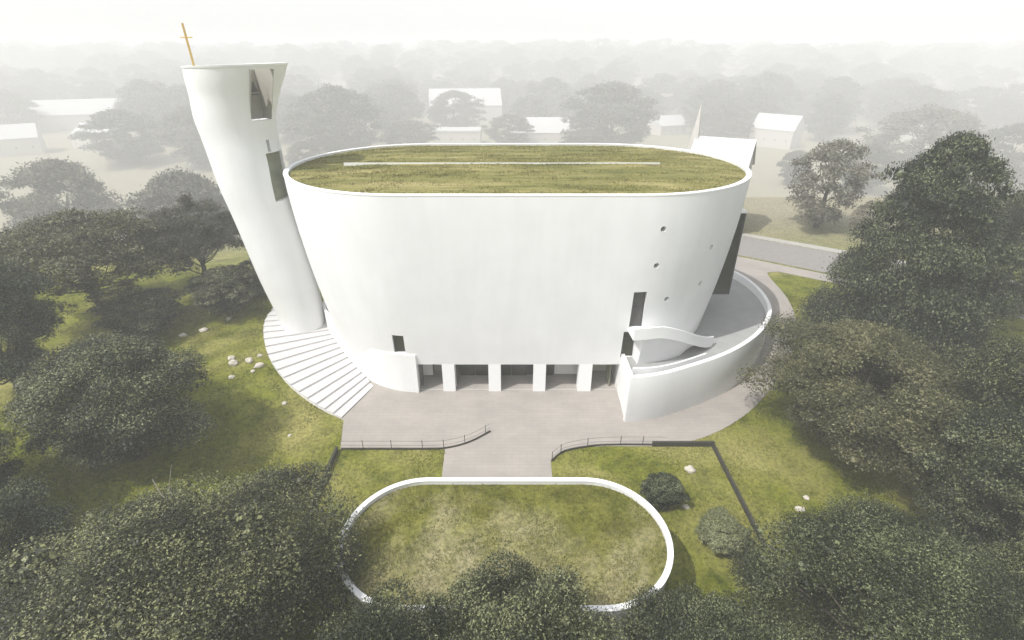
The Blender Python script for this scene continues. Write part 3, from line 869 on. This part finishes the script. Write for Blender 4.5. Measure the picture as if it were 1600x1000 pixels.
MID = [  # far ones oversized, set out in the added valley so haze fades them
 ('thin', 52.3, 85.4, 14.7, 7.1, 't', 'misty lone tree standing beyond the road, right of the chapel'),
 ('mid_a', 273.8, 357.8, 46.9, 34.2, 't', 'misty wide tree behind the top of the conical tree'),
 ('mid_a', -137.5, 428.1, 55.6, 37.6, 'p', 'largest misty tree just right of the tower top'),
 ('mid_b', -88.2, 457.5, 26.8, 25.8, 'p', 'low misty tree behind the left part of the grass roof'),
 ('mid_b', -62.2, 597, 41.9, 31.2, 'p', 'misty tree standing in front of the large pale house'),
 ('mid_a', -3, 483.6, 29, 21.5, 'p', 'small misty tree between the two long pale roofs'),
 ('mid_b', 82.8, 457.5, 56.1, 37.5, 'p', 'tall misty tree with a domed crown, left of the chapel'),
 ('mid_a', 207.2, 572.6, 49.2, 28.2, 'p', 'misty tree right behind the chapel spire'),
 ('mid_a', 56.5, 418, 25.2, 20.5, 'p', 'low misty tree at the foot of the tall domed one'),
 ('mid_b', -168, 190, 40, 21, 'p', 'misty tree at the far left edge behind the umbrella-crowned tree'),
 ('mid_a', -300, 414.8, 39.8, 32, 'p', 'broad misty crown between the left edge and the tower'),
 ('mid_b', -232.8, 397.2, 43.5, 26, 'p', 'misty tree directly left of the tower'),
 ('mid_a', -110, 170, 33, 18, 'p', 'hazy broad tree behind the umbrella-crowned trees, left of the tower'),
 ('mid_b', -145.5, 371.1, 22.8, 14.2, 'p', 'small misty tree in the gap between tower and grass roof'),
 ('mid_b', 182.8, 338.8, 22.2, 11.4, 'p', 'small misty tree below the gabled pale house'),
 ('thin', 56.9, 79.5, 6.2, 3, 't', 'small misty tree close to the road, left of the conical tree'),
 ('mid_a', 283.1, 623.8, 59.4, 36, 'p', 'misty tree behind the gabled pale house'),
 ('mid_a', 216.8, 321.8, 28.8, 15.8, 'p', 'misty tree left of the conical tree top'),
 ('mid_b', 316.4, 335.6, 39, 24.2, 'p', 'misty tree at the right edge beyond the conical tree'),
 ('mid_a', 74.3, 71.4, 9.5, 5.1, 't', 'misty tree at the right edge just behind the pale green tree'),
]
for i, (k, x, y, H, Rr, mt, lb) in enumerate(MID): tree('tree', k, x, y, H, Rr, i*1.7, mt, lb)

# houses
def house(x, y, w_, d_, hw, hr, rz, label, cat='house', flat=False, nwin=4):
    root = empty('house', (x, y, T(x, y)), rz, label, cat, 'pale houses in the mist')
    MB().box(-w_/2, w_/2, -d_/2, d_/2, -.5, hw).build('wall', M_housewall, root)
    o_ = .5
    if flat: MB().box(-w_/2-o_, w_/2+o_, -d_/2-o_, d_/2+o_, hw+.003, hw+hr).build('roof', M_roofpale, root)
    else:
        vs = [(-w_/2-o_, -d_/2-o_, hw-.1), (w_/2+o_, -d_/2-o_, hw-.1), (w_/2+o_, d_/2+o_, hw-.1), (-w_/2-o_, d_/2+o_, hw-.1), (-w_/2-o_, 0, hw+hr), (w_/2+o_, 0, hw+hr)]
        MB().add(vs, [(0, 1, 5, 4), (2, 3, 4, 5), (1, 2, 5), (3, 0, 4), (3, 2, 1, 0)]).build('roof', M_roofpale, root)
    for k in range(nwin):
        cx_ = -w_/2+w_*(k+.5)/nwin
        MB().box(cx_-.6, cx_+.6, -d_/2-.05, -d_/2+.02, hw*.4, hw*.4+1.5).build('window', M_greyglass, root)
HS = [(-57.8, 684.2, 86, 50.8, 21.5, 17.5, .12, 'large pale house behind a misty tree, centre left', False),  # houses enlarged and set far out in the added valley for haze
 (-51.2, 511.8, 43, 23.5, 11.8, 1.4, 0, 'flat-roofed pale building behind the left half of the grass roof', True),
 (23.6, 520.5, 60.6, 35.1, 10.8, 11.8, 0, 'long pale roof left of the tall domed tree', False),
 (165.5, 582, 33.1, 25.2, 9.8, 8.8, .4, 'pale roof left of the chapel spire', False),
 (243.5, 497.8, 37.2, 29.4, 15.6, 11.8, -.75, 'gabled pale house right of the chapel', False),
 (367.4, 473.6, 35.1, 25.2, 13.8, 9.8, .3, 'pale roof peeking out left of the conical tree top', False),
 (-494.5, 623.8, 86, 50.8, 15.6, 13.8, .35, 'large pale house far off at the upper left', False),
 (-429.4, 457.5, 43, 31.2, 13.8, 9.8, .6, 'pale roof at the very left edge of the mist', False),
 (-368.8, 483.6, 39, 27.4, 11.8, 9.8, -.3, 'pale roof in the mist left of the tower', False)]
for x, y, w_, d_, hw, hr, rz, lb, fl_ in HS: house(x, y, w_, d_, hw, hr, rz, lb, flat=fl_)

# chapel behind the church
ch = empty('chapel', (38.3, 84, 3.2), R(-29), 'white chapel with a steep roof and slim spire behind the right end of the church', 'chapel')
def cp(name, mb, mat, parent=ch): return mb.build(name, mat, parent)
cp('wall', MB().add([(-9.0, -5.2, -.5), (-.3, -5.2, -.5), (-.3, 5.2, -.5), (-9.0, 5.2, -.5), (-9.0, -5.2, 10.0), (-.3, -5.2, 10.0), (-.3, 5.2, 10.0), (-9.0, 5.2, 10.0), (-9.0, 0, 14.1), (-.3, 0, 14.1)],
   [(3, 2, 1, 0), (0, 1, 5, 4), (2, 3, 7, 6), (1, 2, 6, 9, 5), (3, 0, 4, 8, 7), (4, 5, 9, 8), (6, 7, 8, 9)]), M_housewall)
rf = cp('roof', MB().add([(-9.3, -5.8, 9.75), (0, -5.8, 9.75), (0, 0, 14.35), (-9.3, 0, 14.35), (-9.3, 5.8, 9.75), (0, 5.8, 9.75), (-9.3, -5.8, 9.95), (0, -5.8, 9.95), (0, 0, 14.55), (-9.3, 0, 14.55), (-9.3, 5.8, 9.95), (0, 5.8, 9.95)],
   [(6, 7, 8, 9), (9, 8, 11, 10), (0, 3, 2, 1), (3, 4, 5, 2), (0, 1, 7, 6), (5, 4, 10, 11), (1, 2, 8, 7), (2, 5, 11, 8), (3, 0, 6, 9), (4, 3, 9, 10)]), M_roofpale)
cp('spire', MB().add([(-10.3, -.9, 11), (-8.5, -.9, 11), (-8.5, .9, 11), (-10.3, .9, 11), (-9.2, 0, 19.6)], [(0, 1, 4), (1, 2, 4), (2, 3, 4), (3, 0, 4), (3, 2, 1, 0)]).box(-10.3, -8.5, -.9, .9, 0, 10.99), M_housewall)
for k in range(3): cp('window', MB().box(-7.8+k*2.6, -6.9+k*2.6, -5.26, -5.17, 4, 7.5), M_greyglass)
cp('gable_window', MB().box(-.32, -.24, -.8, .8, 5, 8.5), M_greyglass)

# distant woodland trees, individually standing
g = np.random.default_rng(5)
placed = [(x, y, r*.8) for _, x, y, _, r, _, _ in MID] + [(h_[0], h_[1], h_[2]*.6) for h_ in HS]
cnt = 0; tries = 0
while cnt < 255 and tries < 40000:
    tries += 1
    y = 500+g.uniform(0, 1)**1.1*650
    x = g.uniform(-1, 1)*(y*1.1+25)
    H = g.uniform(34, 56); Rr = H*g.uniform(.5, .72)
    bad = False
    for px, py, pr in placed:
        if (px-x)**2+(py-y)**2 < ((pr+Rr)*.56)**2: bad = True; break
    if bad: continue
    for h_ in HS:      # the open ground this side of each pale house
        if y < h_[1]+8 and abs(x/y-h_[0]/h_[1]) < (h_[2]*.5+Rr*.7)/y: bad = True; break
    if bad: continue
    placed.append((x, y, Rr)); cnt += 1
    side = 'left of the tower' if x/y < -.6 else 'behind the church' if x/y < .45 else 'on the right'
    if y < 690: d = 'grey-green misty tree in the nearer wood '+side; gr = 'nearer misty woodland trees '+side
    elif y < 910: d = 'pale fading tree in the middle wood '+side; gr = 'pale woodland trees '+side
    else: d = 'faint ghostly tree near the skyline '+side; gr = 'faint skyline trees '+side
    sz = 'tall ' if H > 49 else 'low ' if H < 39 else 'broad ' if Rr/H > .62 else 'rounded '
    d = sz+d
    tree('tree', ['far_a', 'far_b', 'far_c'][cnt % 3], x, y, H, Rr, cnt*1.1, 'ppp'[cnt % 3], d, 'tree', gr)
print('far trees', cnt)

# distant woods as one mass
fa = getvar('far_c')[1]
n_ = len(fa.vertices); vv = np.empty(n_*3, np.float32); fa.vertices.foreach_get('co', vv); vv = vv.reshape(-1, 4, 3)
vv = vv[g.permutation(len(vv))[:900]]
acc = []
for _ in range(800):
    y = 1120+g.uniform(0, 1)**1.3*1500; x = g.uniform(-1, 1)*(y*1.1+20); H = g.uniform(30, 52); s_ = H*.15
    c_ = (vv-vv.mean(1, keepdims=True))*2.3+vv.mean(1, keepdims=True)
    q = c_*np.array([s_*g.uniform(.8, 1.2), s_, H/10])+np.array([x, y, T(x, y)-1])
    acc.append(q.reshape(-1, 3))
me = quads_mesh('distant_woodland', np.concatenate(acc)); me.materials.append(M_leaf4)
tag(link('distant_woodland', me), 'faint mass of woodland dissolving into the mist at the horizon', 'woodland', kind='stuff')


# ------------------------------------------------------------------ grass blades
def inpoly(px, py, poly):
    ins = np.zeros(len(px), bool); n_ = len(poly)
    for i in range(n_):
        x1, y1 = poly[i][:2]; x2, y2 = poly[(i+1) % n_][:2]
        c_ = ((y1 > py) != (y2 > py)) & (px < (x2-x1)*(py-y1)/(y2-y1+1e-12)+x1); ins ^= c_
    return ins
def blades(px, py, pz, hmin, hmax, wd):
    n_ = len(px); a = g.uniform(0, 6.283, n_); h_ = g.uniform(hmin, hmax, n_)
    dx, dy = np.cos(a)*wd, np.sin(a)*wd; lx, ly = g.normal(size=n_)*h_*.5, g.normal(size=n_)*h_*.5
    return np.stack([np.stack([px-dx, py-dy, pz-.03], 1), np.stack([px+dx, py+dy, pz-.03], 1), np.stack([px+lx, py+ly, pz+h_], 1)], 1).reshape(-1, 3)
def patchy(px, py, f): return np.sin(px*f+np.sin(py*f*.7)*2)*np.sin(py*f*1.1+np.sin(px*f*.6)*2)
n_ = 330000
px = g.uniform(-38, 42, n_); py = 14+g.uniform(0, 1, n_)**.9*44
no = inpoly(px, py, plaza_poly) | inpoly(px, py, [p[:2] for p in stad(4.7, 0)]) | inpoly(px, py, list(outer_c)+list(inner_c)[::-1]) | inpoly(px, py, pl+[(-9, 60)]) | inpoly(px, py, ramp_pts+[(5, 60), (10, 42)]) | inpoly(px, py, [p[:2] for p in ring_at(3)])
no |= (px > -14) & (px < 30) & (py > 40)
no |= patchy(px, py, .9)+g.normal(size=n_)*.5 < -.15
px, py = px[~no], py[~no]
me = quads_mesh('lawn_grass', blades(px, py, terr(px, py), .05, .2, .035), 3); me.materials.append(M_blade)
tag(link('lawn_grass', me), 'rough meadow grass growing over the lawns and slopes around the church', 'grass', kind='stuff')
n_ = 60000
px = g.uniform(-10.2, 9.4, n_); py = g.uniform(16.4, 25.5, n_); ok = inpoly(px, py, [p[:2] for p in stad(4.3, 0)])
px, py = px[ok], py[ok]
dd = np.sqrt(np.maximum(0, np.abs(px+.4)-5.15)**2+(py-20.95)**2)/4.34
keep = patchy(px, py, 1.1)+g.normal(size=len(px))*.6 > -.3
px, py, dd = px[keep], py[keep], dd[keep]
me = quads_mesh('pavilion_roof_grass', blades(px, py, 4.25+.35*(1-dd*dd), .04, .16, .022), 3); me.materials.append(M_blade)
tag(link('pavilion_roof_grass', me), 'tufted dry grass growing on the roof of the oval pavilion', 'grass', kind='stuff')
n_ = 90000
px = g.uniform(-23, 24, n_); py = g.uniform(40, 67, n_); h, r = prof(HT)
dd = np.sqrt(np.maximum(0, np.abs(px-CX)-h)**2+(py-CY)**2)/(r-.42)
ok = (dd < .99) & (patchy(px*.35, py, 1.2)+g.normal(size=n_)*.5 > .1)
px, py, dd = px[ok], py[ok], dd[ok]
me = quads_mesh('church_roof_grass', blades(px, py, 19.66+.5*(1-dd*dd), .04, .15, .06), 3); me.materials.append(M_blade2)
tag(link('church_roof_grass', me), 'wild grass growing on the oval roof of the church', 'grass', kind='stuff')

# ------------------------------------------------------------------ haze
hz = bpy.data.materials.new('haze'); hz.use_nodes = True; t = hz.node_tree
for n0 in list(t.nodes):
    if n0.type == 'BSDF_PRINCIPLED': t.nodes.remove(n0)
pvn = t.nodes.new('ShaderNodeVolumePrincipled')
pvn.inputs['Color'].default_value = (.972, .972, .968, 1)
pvn.inputs['Density'].default_value = HAZE_DENSITY
pvn.inputs['Anisotropy'].default_value = 0.0
t.links.new(pvn.outputs[0], t.nodes['Material Output'].inputs['Volume'])
m = MB().box(-3600, 3600, -160, 3600, -58, 70)
tag(m.build('haze', hz), kind='stuff')
